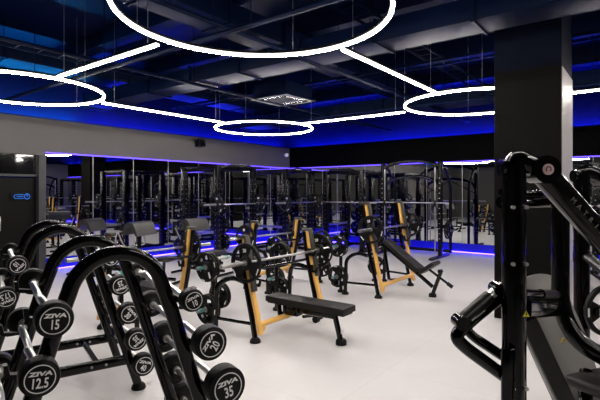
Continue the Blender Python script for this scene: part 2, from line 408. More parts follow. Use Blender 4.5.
bar(GX[1]+g, GY[1], GX[2]-g, GY[1], 'straight light running on from behind the pillar')
bar(GX[1]+g, GY[0], GX[2]-g, GY[0], 'straight light above the camera, outside the picture')
bar(GX[2], GY[0]+g, GX[2], GY[1]-g, 'straight light beyond the pillar')

# small fixtures on the wall
sp = thing('wall_speaker', 'small black box speaker high on the wall above the mirrors', 'speaker', (XL+.02, 8.8, 3.12))
MB().box((.10, 0, 0), (.2, .24, .2), .02, Matrix.Rotation(R(-12), 3, 'Y')).build('cabinet', PLASTIC, sp)
MB().box((.0, 0, 0), (.06, .06, .1), .004).build('bracket', SATIN, sp)
MB().box((.205, 0, -.02), (.012, .2, .16), .004, Matrix.Rotation(R(-12), 3, 'Y')).build('grille', DARKGLASS, sp)
tag(MB().lathe([(0, -.07), (.04, -.055), (.06, -.02), (.065, 0), (.065, .02), (0, .02)], (XL+.35, YB-.6, 3.0), (.6, -.6, -.5), 20).cyl((XL+.35, YB-.6, 2.95), (XL, YB-.3, 3.05), .015, 8).build('security_camera', WHITE), 'small white security camera in the mirrored corner under the ceiling', 'security camera')

# ------------------------------------------------------------------ barbells and plates
def head_lettering(num, rad, roll):
    b = MB()
    b.lathe([(rad*.70, 0), (rad*.75, 0), (rad*.75, .001), (rad*.70, .001)], (0, 0, 0), (0, 0, 1), 40, closed=True)
    M = Matrix.Rotation(roll, 4, 'Z')
    b.mesh(text_mesh('ZIVA', .05, 1.65, .12), M @ Matrix.Translation((0, rad*.27, .0009)) @ Matrix.Scale(rad*.30, 4))
    b.mesh(text_mesh(num, .022, .68), M @ Matrix.Translation((0, -rad*.24, .0009)) @ Matrix.Scale(rad*.74, 4))
    return b
_bb = {}
def fixed_barbell(num, dia, parent_rack, y0, x, z, roll, label, rotz, origin, flip, straight=False):
    """origin/rotz: rack frame; bar lies along the rack's y axis from y0"""
    L = 1.07
    m = Matrix.Translation(Vector(origin)) @ Matrix.Rotation(rotz, 4, 'Z')
    p = m @ Vector((x, y0, z))
    t = thing('fixed_barbell', label, 'barbell', p, rotz, 'fixed barbells on the arched racks')
    r = dia/2; th = .05+dia*.22
    if straight: pts = [(0, th, 0), (0, L-th, 0)]
    else:
        a = .022 if flip < 0 else .03
        pts = smooth_path([(0, th-.01, 0), (0, .22, 0), (-a, .33, .035), (-a*.2, .45, -.012), (-a*.2, .62, -.012), (-a, .74, .035), (0, .85, 0), (0, L-th+.01, 0)], .03, 5)
    MB().tube(pts, .0175, n=12).build('bar', CHROME, t)
    key = dia
    if key not in _bb:
        b = MB(); q = .012
        b.lathe([(0, 0), (r*.80, 0), (r*.84, .004), (r-q, .003), (r-.003, .006), (r, q+.004), (r, th-q), (r-q, th), (r*.5, th), (r*.42, th+.004), (.03, th+.01), (0, th+.01)], (0, 0, 0), (0, 1, 0), 40)
        hd = b.build('head', RUBBER, t)
        c = MB().cyl((0, th, 0), (0, th+.03, 0), .024, 20).build('collar', CHROME, t)
        _bb[key] = (hd.data, c.data)
    else:
        hd = bpy.data.objects.new('head', _bb[key][0]); COL.objects.link(hd); hd.parent = t
        c = bpy.data.objects.new('collar', _bb[key][1]); COL.objects.link(c); c.parent = t
    hd2 = hd.copy(); COL.objects.link(hd2); hd2.parent = t; hd2.location = (0, L, 0); hd2.rotation_euler = (0, 0, PI)
    c2 = c.copy(); COL.objects.link(c2); c2.parent = t; c2.location = (0, L, 0); c2.rotation_euler = (0, 0, PI)
    le = head_lettering(num, r, roll).build('lettering', WHITE, hd, smooth=False)
    le.rotation_euler = (PI/2, 0, 0); le.location = (0, -.0015, 0)
    le2 = le.copy(); COL.objects.link(le2); le2.parent = hd2
    return t

HOOKS = [1.17, .94, .70, .47, .25]
def leg_x(z): return .6-.308*z
def rack_arch():
    pts = [Vector((.6, 0, .02)), Vector((leg_x(1.2), 0, 1.2))]
    r = .216; zc = 1.192; a0 = R(14)
    arc = [Vector((r*math.cos(a0+(PI-2*a0)*k/22), 0, zc+r*math.sin(a0+(PI-2*a0)*k/22))) for k in range(23)]
    left = [Vector((-p.x, 0, p.z)) for p in pts[::-1]]
    return [pts[0], Vector((leg_x(.6), 0, .6)), Vector((leg_x(1.1), 0, 1.1))] + arc + [Vector((-leg_x(1.1), 0, 1.1)), Vector((-leg_x(.6), 0, .6)), Vector((-.6, 0, .02))]
def barbell_rack(at, rz, label):
    t = thing('barbell_rack', label, 'barbell rack', at, rz, 'arched barbell racks')
    for y in (-.35, .35):
        a = MB().tube([p+Vector((0, y, 0)) for p in rack_arch()], .036, .030, n=16, up=(0, 1, 0), sq=.25).build('arch_frame', GLOSS, t)
        MB().tube([(-leg_x(.27), y, .27), (leg_x(.27), y, .27)], .026, .042, n=12, up=(0, 0, 1), sq=.35).build('crossbar', GLOSS, t)
        for s in (-1, 1):
            MB().lathe([(0, 0), (.06, 0), (.062, .01), (.055, .03), (.042, .045), (0, .045)], (s*.6, y, 0), (0, 0, 1), 24).build('foot', RUBBER, t)
            for z in HOOKS:
                xx = s*leg_x(z); yy = y
                f = MB()
                f.prism([(xx+s*.02, z-.035), (xx+s*.11, z-.035), (xx+s*.145, z-.02), (xx+s*.15, z+.03), (xx+s*.135, z+.03), (xx+s*.125, z-.012), (xx+s*.06, z-.022), (xx+s*.045, z+.0), (xx+s*.02, z+.0)], yy-.02, yy+.02)
                f.build('saddle', PLASTIC, t)
        for x in (-.33, -.22, .22, .33): MB().cyl((x, y-.032, .27), (x, y-.024, .27), .010, 12).build('bolt', STEEL, t)
    for x in (-.275, .275): MB().tube([(x, -.35, .27), (x, .35, .27)], .024, .024, n=12).build('link_tube', GLOSS, t)
    return t
RZ_RACK = R(72.1)
R1 = (-2.36, 1.32, 0); R2 = (-4.04, 1.84, 0)
barbell_rack(R1, RZ_RACK, 'glossy black arched barbell rack nearest the camera')
barbell_rack(R2, RZ_RACK, 'glossy black arched barbell rack standing behind the nearest one')
# (side, tier, number, diameter, roll, x offset)
loads1 = [(-1, 0, '15', .150, -4, .045), (-1, 1, '12.5', .155, -5, .028), (-1, 2, '10', .145, 10, .07), (-1, 3, '7.5', .14, 30, .07), (-1, 4, '5', .13, 0, .07),
          (1, 0, '10', .115, 20, .08), (1, 1, '20', .172, 55, .105), (1, 2, '35', .205, 8, .12), (1, 3, '45', .21, 40, .12), (1, 4, '50', .21, 0, .1)]
loads2 = [(-1, 0, '10', .135, 225, .06), (-1, 1, '17.5', .155, 200, .06), (-1, 2, '20', .16, 60, .08), (-1, 3, '22.5', .165, 30, .08), (-1, 4, '27.5', .17, 0, .08),
          (1, 0, '22.5', .15, 140, .1), (1, 1, '25', .165, 195, .105), (1, 2, '30', .175, -50, .1), (1, 3, '35', .18, 215, .09), (1, 4, '40', .185, -20, .08)]
sp_word = {-1: 'door side', 1: 'bench side'}
for ld, org, where in ((loads1, R1, 'nearest arched rack'), (loads2, R2, 'second arched rack')):
    for (s, k, num, dia, roll, dx) in ld:
        fixed_barbell(num, dia, None, -.51, s*(leg_x(HOOKS[k])+dx), HOOKS[k]-.004, R(roll),
                      'barbell marked %s on the %s of the %s' % (num, sp_word[s], where), RZ_RACK, org, s)

_plates = {}
def plate(at, rz, dia, label, group, txt='20', th=.04, tilt=0, roll=0):
    """grip plate, axis along its own y"""
    t = thing('weight_plate', label, 'weight plate', at, rz, group)
    key = (dia, txt)
    if key not in _plates:
        r = dia/2; b = MB(); q = th/2
        b.lathe([(r*.83, -q*.8), (r*.87, -q), (r*.97, -q), (r, -q*.7), (r, q*.7), (r*.97, q), (r*.87, q), (r*.83, q*.8)], (0, 0, 0), (0, 1, 0), 48, closed=True)
        b.lathe([(.026, -q), (.055, -q), (.06, -q*.8), (r*.36, -q*.5), (r*.38, -q*.35), (r*.38, q*.35), (r*.36, q*.5), (.06, q*.8), (.055, q), (.026, q)], (0, 0, 0), (0, 1, 0), 36, closed=True)
        for s in range(3):
            a0 = R(90+120*s-31); a1 = R(90+120*s+31); n = 7
            outer = [(r*.85*math.cos(a0+(a1-a0)*k/n), r*.85*math.sin(a0+(a1-a0)*k/n)) for k in range(n+1)]
            inner = [(r*.36*math.cos(a1+(a0-a1)*k/n), r*.36*math.sin(a1+(a0-a1)*k/n)) for k in range(n+1)]
            b.prism(outer+inner, -q*.35, q*.35)
        body = b.build('plate_body', RUBBER, t)
        m = MB()
        for sd in (-1, 1):
            M = Matrix.Translation((0, sd*(q+.001), 0)) @ Matrix.Rotation(PI/2 if sd < 0 else -PI/2, 4, 'X') @ (Matrix.Rotation(PI, 4, 'Z') if sd > 0 else Matrix())
            m.mesh(text_mesh(txt, .04, 1), M @ Matrix.Translation((0, r*.915*.66, -q*.45)) @ Matrix.Scale(r*.24, 4))
            for a in (-30, 210):
                aa = R(a); m.box((r*.92*math.cos(aa), sd*(q+.0005), r*.92*math.sin(aa)), (.075*dia/.45, .001, .014), 0, Matrix.Rotation(-(aa-PI/2), 3, 'Y'))
        ms = m.build('marking', WHITE, t, smooth=False)
        h = MB().lathe([(.0245, -q-.002), (.034, -q-.002), (.034, q+.002), (.0245, q+.002)], (0, 0, 0), (0, 1, 0), 24, closed=True).build('hub_ring', STEEL, t)
        _plates[key] = (body.data, ms.data, h.data)
    else:
        for nm, d in zip(('plate_body', 'marking', 'hub_ring'), _plates[key]):
            o = bpy.data.objects.new(nm, d); COL.objects.link(o); o.parent = t
    t.rotation_euler = Matrix.Rotation(rz, 3, 'Z').to_4x4().to_euler() if not roll else (Matrix.Rotation(rz, 3, 'Z') @ Matrix.Rotation(roll, 3, 'Y')).to_euler()
    return t
_ob = []
def olympic_barbell(at, rz, label, group='long barbells on benches and racks'):
    t = thing('olympic_barbell', label, 'barbell', at, rz, group)
    if not _ob:
        a = MB().cyl((0, -.66, 0), (0, .66, 0), .0145, 14).build('shaft', STEEL, t)
        s = MB().cyl((0, .67, 0), (0, 1.09, 0), .0245, 18).cyl((0, .655, 0), (0, .675, 0), .038, 20).build('sleeve', STEEL, t)
        _ob.extend([a.data, s.data])
    else:
        a = bpy.data.objects.new('shaft', _ob[0]); s = bpy.data.objects.new('sleeve', _ob[1])
        for o in (a, s): COL.objects.link(o); o.parent = t
    s2 = s.copy(); COL.objects.link(s2); s2.parent = t; s2.rotation_euler = (0, 0, PI)
    return t

# ------------------------------------------------------------------ benches
def bench_frame(t, H, hook_z):
    """two uprights: black rear leg, yellow front leg, grey guard, storage horn, pegs, hooks"""
    k = H/1.17
    for s in (-1, 1):
        y = s*.62
        leg = MB().tube(smooth_path([(.0, y, .03), (-.055, y, .28), (-.125*k, y, .55*k), (-.19*k, y, .85*k), (-.235*k, y, H-.02)], .12, 5), .027, .03, n=14, up=(0, 1, 0), sq=.3).build('rear_upright', GLOSS, t)
        MB().tube(smooth_path([(.075, y-s*.005, .10), (.03, y-s*.005, .30), (-.055*k, y-s*.005, .58*k), (-.12*k, y-s*.005, .86*k), (-.17*k, y-s*.005, H)], .12, 5), .027, .034, n=14, up=(0, 1, 0), sq=.3).build('front_upright', YELLOW, t)
        g0 = Vector((-.015*k, 0, .57*k)); g1 = Vector((-.135*k, 0, H+.01))
        d = (g1-g0).normalized(); L = (g1-g0).length
        ang = math.atan2(d.x, d.z)
        MB().box((g0+g1)/2+Vector((.004, y, 0)), (.03, .078, L), .008, Matrix.Rotation(ang, 3, 'Y')).box((-.19*k, y, H+.015), (.14, .085, .04), .012).build('guard', COVER, t)
        MB().lathe([(0, 0), (.062, 0), (.064, .012), (.055, .035), (.035, .055), (0, .055)], (0, y, 0), (0, 0, 1), 24).build('foot', RUBBER, t)
        # storage horn
        hy = y-s*.02+s*.10
        MB().tube(smooth_path([(-.57, hy, .03), (-.55, hy, .60), (-.38, y, .70), (-.15*k, y, .66)], [.16, .1], 9), .03, .026, n=14, up=(0, 1, 0), sq=.2).build('storage_horn', GLOSS, t)
        MB().lathe([(0, 0), (.058, 0), (.058, .03), (.04, .045), (0, .045)], (-.57, hy, 0), (0, 0, 1), 22).build('foot', RUBBER, t)
        MB().tube([(-.03, y, .2), (-.57, hy, .2)], .02, .02, n=10).build('side_brace', GLOSS, t)
        MB().tube([(-.72, s*.60, .03), (-.72, s*.60, .86)], .028, n=12, sq=.2).tube([(-.72, s*.60, .2), (-.57, hy, .2)], .02, n=8).build('storage_post', GLOSS, t)
        MB().lathe([(0, 0), (.055, 0), (.055, .03), (.04, .045), (0, .045)], (-.72, s*.60, 0), (0, 0, 1), 22).build('foot', RUBBER, t)
        for (px, pz) in ((-.72, .28), (-.72, .79)):
            MB().cyl((px, s*.62, pz), (px, s*.86, pz), .022, 14).build('storage_peg', STEEL, t)
            MB().lathe([(.0225, 0), (.027, 0), (.027, .016), (.0225, .018)], (px, s*.80, pz), (0, s, 0), 18, closed=True).build('peg_collar', TEAL, t)
        for hz in (hook_z-.0, hook_z-.22):
            xx = -.12*k-(hz-.86*k)*.16+.015
            MB().prism([(xx-.02, hz-.05), (xx+.09, hz-.05), (xx+.115, hz+.03), (xx+.10, hz+.03), (xx+.075, hz-.017), (xx+.03, hz-.017), (xx+.015, hz+.05), (xx-.02, hz+.05)], y-s*.055-.012, y-s*.055+.012).build('bar_hook', PLASTIC, t)
    MB().tube([(.045, -.62, .20), (.045, .62, .20)], .032, .032, n=14, sq=.2).tube([(.07, -.60, .12), (.045, -.5, .2)], .026, n=10).tube([(.07, .60, .12), (.045, .5, .2)], .026, n=10).build('front_crossbar', YELLOW, t)
    MB().tube([(-.17*k-.02, -.62, .78), (-.17*k-.02, .62, .78)], .018, n=10).build('rear_crossbar', GLOSS, t)

def pad_box(a, b, w0, w1, th, m, name, t, yo=0):
    """padded board between points a and b (x,z), width w0 -> w1, rounded"""
    a = Vector((a[0], yo, a[1])); b = Vector((b[0], yo, b[1])); d = b-a; L = d.length; ang = math.atan2(-d.z, d.x)
    n = 10; mb = MB()
    outline = []
    def corner(cx, cy, r, a0):
        for k in range(6): q = a0+PI/2*k/5; outline.append((cx+r*math.cos(q), cy+r*math.sin(q)))
    rr = .03
    corner(L/2-rr, w1/2-rr, rr, 0); corner(-L/2+rr, w0/2-rr, rr, PI/2); corner(-L/2+rr, -w0/2+rr, rr, PI); corner(L/2-rr, -w1/2+rr, rr, -PI/2)
    lay = [(-.5, .93), (-.42, 1), (.25, 1), (.42, .985), (.5, .93)]
    M = Matrix.Translation((a+b)/2) @ Matrix.Rotation(ang, 4, 'Y')
    rings = []
    for h, s in lay:
        ins = (1-s)*w0/2*2
        rings.append([mb.bm.verts.new(M @ Vector((x-math.copysign(min(ins, abs(x)), x), y-math.copysign(min(ins, abs(y)), y), h*th))) for x, y in outline])
    for i in range(len(rings)-1):
        A, B = rings[i], rings[i+1]
        for j in range(len(A)): k = (j+1) % len(A); mb.bm.faces.new((A[j], A[k], B[k], B[j]))
    mb.bm.faces.new(rings[0][::-1]); mb.bm.faces.new(rings[-1])
    return mb.build(name, m, t)

def flat_bench(at, rz, label):
    t = thing('flat_bench', label, 'weight bench', at, rz, 'weight benches with yellow uprights')
    bench_frame(t, 1.17, .89)
    yo = -.09
    p = pad_box((-.22, .395), (.92, .395), .26, .30, .075, UPH, 'bench_pad', t, yo)
    MB().box((.35, yo, .348), (1.1, .2, .02), .004).build('pad_board', PLASTIC, t)
    MB().tube([(.0, yo, .22), (.05, yo, .30), (.72, yo, .30)], .035, .03, n=12, up=(0, 1, 0), sq=.4).tube([(-.1, yo, .33), (-.08, yo, .2), (.05, yo, .19)], .03, n=10, up=(0, 1, 0)).box((.12, yo, .28), (.22, .12, .12), .01).build('spine', GLOSS, t)
    MB().tube([(.72, yo, .335), (.80, yo, .05)], .03, .026, n=14, up=(0, 1, 0), sq=.3).build('front_leg', GLOSS, t)
    MB().lathe([(0, 0), (.062, 0), (.062, .04), (.045, .06), (0, .06)], (.81, yo, 0), (0, 0, 1), 24).build('foot', RUBBER, t)
    MB().box((.805, yo-.028, .17), (.004, .05, .05)).build('sticker', WHITE, t, at=(.018, .028, -.02))
    MB().tube([(.10, .15, .14), (.10, .42, .1)], .02, n=10).cyl((.1, .40, .045), (.1, .46, .045), .045, 20).build('transport_wheel', RUBBER, t)
    return t
def incline_bench(at, rz, label):
    t = thing('incline_bench', label, 'weight bench', at, rz, 'weight benches with yellow uprights')
    bench_frame(t, 1.50, 1.08)
    pad_box((-.17, .86), (.45, .415), .27, .30, .07, UPH, 'back_pad', t)
    pad_box((.47, .38), (.72, .56), .30, .36, .065, UPH, 'seat_pad', t)
    MB().tube(smooth_path([(-.22, 0, .78), (.40, 0, .35), (.66, 0, .16)], .1), .03, .028, n=12, up=(0, 1, 0), sq=.3).build('spine', GLOSS, t)
    MB().tube([(-.22, 0, .80), (-.12, 0, .2), (.04, 0, .2)], .028, n=12, up=(0, 1, 0)).build('back_strut', GLOSS, t)
    MB().tube([(.80, 0, .44), (.66, 0, .05)], .03, .026, n=12, up=(0, 1, 0), sq=.3).build('front_leg', GLOSS, t)
    MB().lathe([(0, 0), (.062, 0), (.062, .04), (.045, .06), (0, .06)], (.655, 0, 0), (0, 0, 1), 24).build('foot', RUBBER, t)
    MB().tube([(.56, 0, .46), (.97, 0, .20)], .02, n=12).build('foot_bar', GLOSS, t)
    MB().cyl((.88, -.02, .255), (.96, -.02, .205), .03, 16).build('grip', RUBBER, t, at=(.02, .02, -.01))
    MB().box((.78, 0, .43), (.05, .1, .05), .006).build('leg_cap', PLASTIC, t)
    return t

def load_bench(at, rz, bz, k, lab, e_dia=.45, store=((-1, 0), (-1, 1), (1, 0), (1, 1)), txt='20'):
    """barbell with a plate on each end plus stored plates"""
    M = Matrix.Translation(Vector(at)) @ Matrix.Rotation(rz, 4, 'Z')
    bx = -.12*k-(bz-.86*k)*.16+.015+.055
    olympic_barbell(M @ Vector((bx, 0, bz)), rz, 'steel barbell resting on ' + lab)
    for s in (-1, 1):
        q = 'camera-side' if s*math.cos(rz) < 0 else 'mirror-side'
        plate(M @ Vector((bx, s*.71, bz)), rz, e_dia, 'plate on the %s bar end on %s' % (q, lab), 'plates loaded on the bench barbells', txt, roll=random.uniform(-.3, .3))
    for (s, i) in store:
        hy = s*.60; pz = (.28, .79)[i]; px = -.72
        d = (.36, .36)[i]
        for j in range(2):
            plate(M @ Vector((px, hy+s*(.06+.05*j), pz-.0)), rz, d, '%s plate on the %s %s-side peg of %s' % (('inner', 'outer')[j], ('low', 'high')[i], ('far', 'near')[abs((M @ Vector((0, s, 0))).length < (M @ Vector((0, -s, 0))).length)], lab), 'plates stored on ' + lab, '15' if i else '10', .035, roll=random.uniform(-3, 3))
BB, BC, BD, BE = (-3.55, 4.43, 0), (-3.46, 7.21, 0), (-5.43, 3.66, 0), (-5.65, 6.46, 0)
flat_bench(BB, 0, 'flat bench with black pad and yellow uprights, nearest in the middle of the floor')
load_bench(BB, 0, .905, 1, 'the nearest flat bench')
incline_bench(BC, 0, 'incline bench with sloping black back pad and yellow uprights')
load_bench(BC, 0, 1.10, 1.28, 'the incline bench')
flat_bench(BD, PI, 'flat bench facing the mirrors behind the arched racks, seen from its back')
load_bench(BD, PI, .905, 1, 'the bench behind the arched racks', store=((-1, 0), (1, 1)))
flat_bench(BE, PI, 'flat bench facing the mirrors behind the nearest flat bench, seen from its back')
load_bench(BE, PI, .905, 1, 'the bench behind the nearest flat bench')

def preacher(at, rz, label):
    t = thing('preacher_bench', label, 'weight bench', at, rz, 'preacher curl benches')
    # arm pad: rolled top, slopes forward
    prof = [(-.16, .86), (-.10, 1.02), (-.06, 1.065), (0, 1.075), (.05, 1.05), (.17, .86), (.15, .84), (.03, .985), (-.03, .99), (-.10, .85)]
    b = MB().prism([(-.16, .93), (-.12, 1.08), (-.07, 1.14), (0, 1.155), (.06, 1.13), (.10, 1.08), (.17, .91), (.13, .90), (.03, 1.05), (-.04, 1.05), (-.12, .92)], -.30, .30)
    b.build('arm_pad', UPHG, t)
    MB().tube([(.0, 0, 1.05), (-.02, 0, .5), (0, 0, .12)], .032, .03, n=12, up=(0, 1, 0), sq=.3).build('post', GLOSS, t)
    MB().tube([(-.35, 0, .12), (.75, 0, .12)], .03, .028, n=12, up=(0, 1, 0), sq=.3).build('spine', GLOSS, t)
    for x in (-.35, .75):
        MB().tube([(x, -.3, .05), (x, .3, .05)], .028, n=12).build('floor_bar', GLOSS, t)
    MB().tube([(.5, 0, .12), (.52, 0, .45)], .028, n=12).build('seat_post', GLOSS, t)
    pad_box((.36, .48), (.70, .48), .3, .34, .07, UPHG, 'seat_pad', t)
    MB().tube(smooth_path([(-.2, -.36, .98), (-.1, -.3, .7), (-.1, .3, .7), (-.2, .36, .98)], .08), .014, n=8).build('bar_cradle', STEEL, t)
    return t
c_ = loc(-2.97, 8.5); preacher((c_.x, c_.y, 0), R(20), 'preacher curl bench with rolled grey arm pad, in front of the mirrors')
c_ = loc(-4.46, 9.7); preacher((c_.x+.3, c_.y-.1, 0), R(30), 'preacher curl bench with slanted grey arm pad, closest to the entrance door')
c_ = loc(-2.18, 9.5); preacher((c_.x, c_.y, 0), R(10), 'preacher curl bench behind the yellow upright, farthest from the door')

# ------------------------------------------------------------------ power racks
def power_rack(at, rz, label, W=1.2, D=1.2, H=2.32):
    t = thing('power_rack', label, 'power rack', at, rz, 'black power racks')
    for sx in (-1, 1):
        for sy_ in (-1, 1):
            MB().box((sx*D/2, sy_*W/2, H/2), (.125, .125, H), .008).build('post', SATIN, t)
            m = MB()
            for k in range(14):
                z = .45+.12*k
                m.box((sx*D/2+.0635, sy_*W/2, z), (.002, .016, .012))
                m.box((sx*D/2, sy_*W/2-.0635, z), (.016, .002, .012))
            m.build('hole_marking', STEEL, t, smooth=False)
    for sx in (-1, 1): MB().box((sx*D/2, 0, H-.05), (.08, W, .1), .008).build('top_crossbar', SATIN, t)
    for sy_ in (-1, 1):
        MB().box((0, sy_*W/2, H-.04), (D, .08, .08), .008).build('top_side_beam', SATIN, t)
        MB().box((-.1, sy_*W/2, .05), (D+.5, .09, .08), .008).build('base_rail', SATIN, t)
        MB().box((.0, sy_*(W/2), .75), (D, .05, .06), .006).build('safety_bar', STEEL if sy_ < 0 else SATIN, t)
        MB().prism([(D/2+.04, 1.33), (D/2+.14, 1.35), (D/2+.15, 1.42), (D/2+.135, 1.42), (D/2+.12, 1.375), (D/2+.05, 1.37), (D/2+.045, 1.45), (D/2+.04, 1.45)], sy_*W/2-.03, sy_*W/2+.03).build('bar_hook', PLASTIC, t)
    MB().tube(smooth_path([(D/2+.02, -W/2, H-.1), (D/2+.16, -.35, H+.02), (D/2+.16, .35, H+.02), (D/2+.02, W/2, H-.1)], .1), .02, n=10).build('pull_up_bar', SATIN, t)
    MB().box((-D/2, 0, .1), (.07, W, .08), .006).build('rear_crossbar', SATIN, t)
    for sy_ in (-1, 1):
        for z in (.35, .8, 1.25):
            MB().cyl((-D/2, sy_*(W/2+.04), z), (-D/2, sy_*(W/2+.27), z), .023, 14).build('storage_peg', STEEL, t)
    return t
def load_rack(at, rz, where, bar=True, W=1.2, D=1.2):
    M = Matrix.Translation(Vector(at)) @ Matrix.Rotation(rz, 4, 'Z')
    if bar:
        olympic_barbell(M @ Vector((D/2+.095, 0, 1.41)), rz, 'steel barbell on ' + where)
        for s in (-1, 1):
            plate(M @ Vector((D/2+.095, s*.72, 1.41)), rz, .45, 'plate on the %s bar end on %s' % ('nearer' if s < 0 else 'farther', where), 'plates loaded on rack barbells', '20', roll=random.uniform(-.5, .5))
    for s in (-1, 1):
        for i, z in enumerate((.35, .8, 1.25)):
            for j in range(2):
                plate(M @ Vector((-D/2, s*(W/2+.09+.055*j), z)), rz, (.45, .40, .30)[i], '%s plate on the %s %s-side peg of %s' % (('inner', 'outer')[j], ('low', 'middle', 'high')[i], ('far', 'near')[abs((M @ Vector((0, s, 0))).length < (M @ Vector((0, -s, 0))).length)], where), 'plates stored on ' + where, ('20', '15', '10')[i], .04, roll=random.uniform(-3, 3))
racks = [((-8.6, 7.9, 0), 0, 'the power rack nearer the entrance'),
         ((-8.4, 10.15, 0), 0, 'the power rack in the mirrored corner'),
         ((-6.95, 11.75, 0), -PI/2, 'the power rack beside the arched machine')]
proto = None
for a, rz, lab in racks:
    if proto is None: proto = power_rack(a, rz, lab.replace('the ', 'black ', 1))
    else: copy_tree(proto, a, rz, lab.replace('the ', 'black ', 1))
    load_rack(a, rz, lab)
# ------------------------------------------------------------------ arched smith machine by the far mirrors
def smith(at, rz, label, W=1.62, H=2.42, D=.75):
    t = thing('smith_machine', label, 'smith machine', at, rz, 'arched smith machines')
    for s in (-1, 1):
        MB().tube([(0, s*W/2, .03), (0, s*W/2, H)], .055, .07, n=14, up=(1, 0, 0), sq=.4).build('column', SATIN, t)
        MB().lathe([(0, 0), (.07, 0), (.075, .02), (.06, .06), (0, .07)], (0, s*W/2, H), (0, 0, 1), 20).build('column_cap', PLASTIC, t)
        MB().cyl((.11, s*(W/2-.10), .12), (.11, s*(W/2-.10), H-.1), .016, 12).build('guide_rod', STEEL, t)
        MB().box((.05, s*W/2, .04), (1.25, .1, .06), .008).build('base_rail', SATIN, t)
        MB().tube(smooth_path([(.0, s*W/2, H-.12), (-.3, s*W/2, H-.05), (-D, s*W/2, H-.5), (-D, s*W/2, .05)], .25, 9), .04, n=12, up=(0, 1, 0)).build('rear_column', SATIN, t)
        m = MB()
        for k in range(13): m.box((.072, s*W/2, .5+.13*k), (.003, .035, .014))
        m.build('hole_marking', STEEL, t, smooth=False)
        MB().cyl((-.25, s*(W/2+.03), .7), (-.25, s*(W/2+.26), .7), .022, 12).tube([(-.02, s*W/2, .7), (-.25, s*(W/2+.03), .7)], .02, n=8).build('storage_peg', STEEL, t)
        MB().box((.11, s*(W/2-.10), 1.40), (.07, .06, .16), .01).build('carriage', PLASTIC, t)
    arc = [(0, W/2*math.cos(PI*k/20), H-.13+.24*math.sin(PI*k/20)) for k in range(21)]
    MB().tube(arc, .05, n=12, up=(1, 0, 0)).build('top_arch', GLOSS, t)
    arc = [(-.05, W/2*math.cos(PI*k/20), H-.72+.42*math.sin(PI*k/20)**.7) for k in range(21)]
    MB().tube(arc, .045, n=12, up=(1, 0, 0)).build('middle_arch', GLOSS, t)
    MB().tube([(0, -W/2+.05, H-.75), (0, 0, H-.35)], .015, n=8).tube([(0, W/2-.05, H-.75), (0, 0, H-.35)], .015, n=8).build('brace', SATIN, t)
    MB().box((-D, 0, .1), (.07, W, .08), .006).build('rear_crossbar', SATIN, t)
    MB().cyl((.12, -W/2-.25, 1.42), (.12, W/2+.25, 1.42), .016, 12).build('guided_bar', STEEL, t)
    return t
SM = (-5.1, 11.56, 0)
sm = smith(SM, -PI/2, 'arched smith machine with steel guide rods by the far mirrors')
def load_smith(at, rz, where, W=1.62):
    M = Matrix.Translation(Vector(at)) @ Matrix.Rotation(rz, 4, 'Z')
    for s in (-1, 1):
        plate(M @ Vector((-.25, s*(W/2+.10), .7)), rz, .45, 'inner plate on the %s peg of %s' % (('near', 'far')[s > 0], where), 'plates on ' + where, '20')
        plate(M @ Vector((-.25, s*(W/2+.16), .7)), rz, .40, 'outer plate on the %s peg of %s' % (('near', 'far')[s > 0], where), 'plates on ' + where, '15')
load_smith(SM, -PI/2, 'the arched smith machine')
# equipment beyond the pillar and outside the picture, seen in the mirrors and past the pillar
for a, rz, lab in [((4.4, 10.8, 0), PI, 'arched smith machine deep beyond the pillar'), ((5.0, 4.0, 0), PI, 'arched smith machine against the plain wall')]:
    copy_tree(sm, a, rz, lab); load_smith(a, rz, 'the ' + lab)
for a, rz, lab in [((2.9, 7.6, 0), PI, 'the power rack beyond the pillar'), ((4.4, 1.8, 0), PI, 'the power rack beside the camera'), ((1.9, 11.6, 0), -PI/2, 'the power rack against the far mirrors')]:
    copy_tree(proto, a, rz, lab.replace('the ', 'black ', 1)); load_rack(a, rz, lab)
for a, rz, lab in [((4.9, 7.9, 0), PI, 'the power rack against the plain wall'), ((2.8, 5.6, 0), PI, 'the power rack facing the benches'), ((4.3, -1.2, 0), PI, 'the power rack behind the camera'), ((-1.5, 11.9, 0), -PI/2, 'the power rack between both pillars'), ((1.5, -2.6, 0), PI/2, 'the power rack against the rear wall')]:
    copy_tree(proto, a, rz, lab.replace('the ', 'black ', 1)); load_rack(a, rz, lab)
incline_bench((-1.25, 9.3, 0), 0, 'incline bench with yellow uprights hidden behind the pillar')
load_bench((-1.25, 9.3, 0), 0, 1.10, 1.28, 'the incline bench behind the pillar', store=((1, 1),))
for a, rz, lab in [((.9, 5.3, 0), 0, 'the flat bench beyond the pillar'), ((1.7, 2.4, 0), 0, 'the flat bench beside the camera')]:
    flat_bench(a, rz, lab.replace('the ', 'black and yellow ', 1)); load_bench(a, rz, .905, 1, lab, store=((1, 1),))

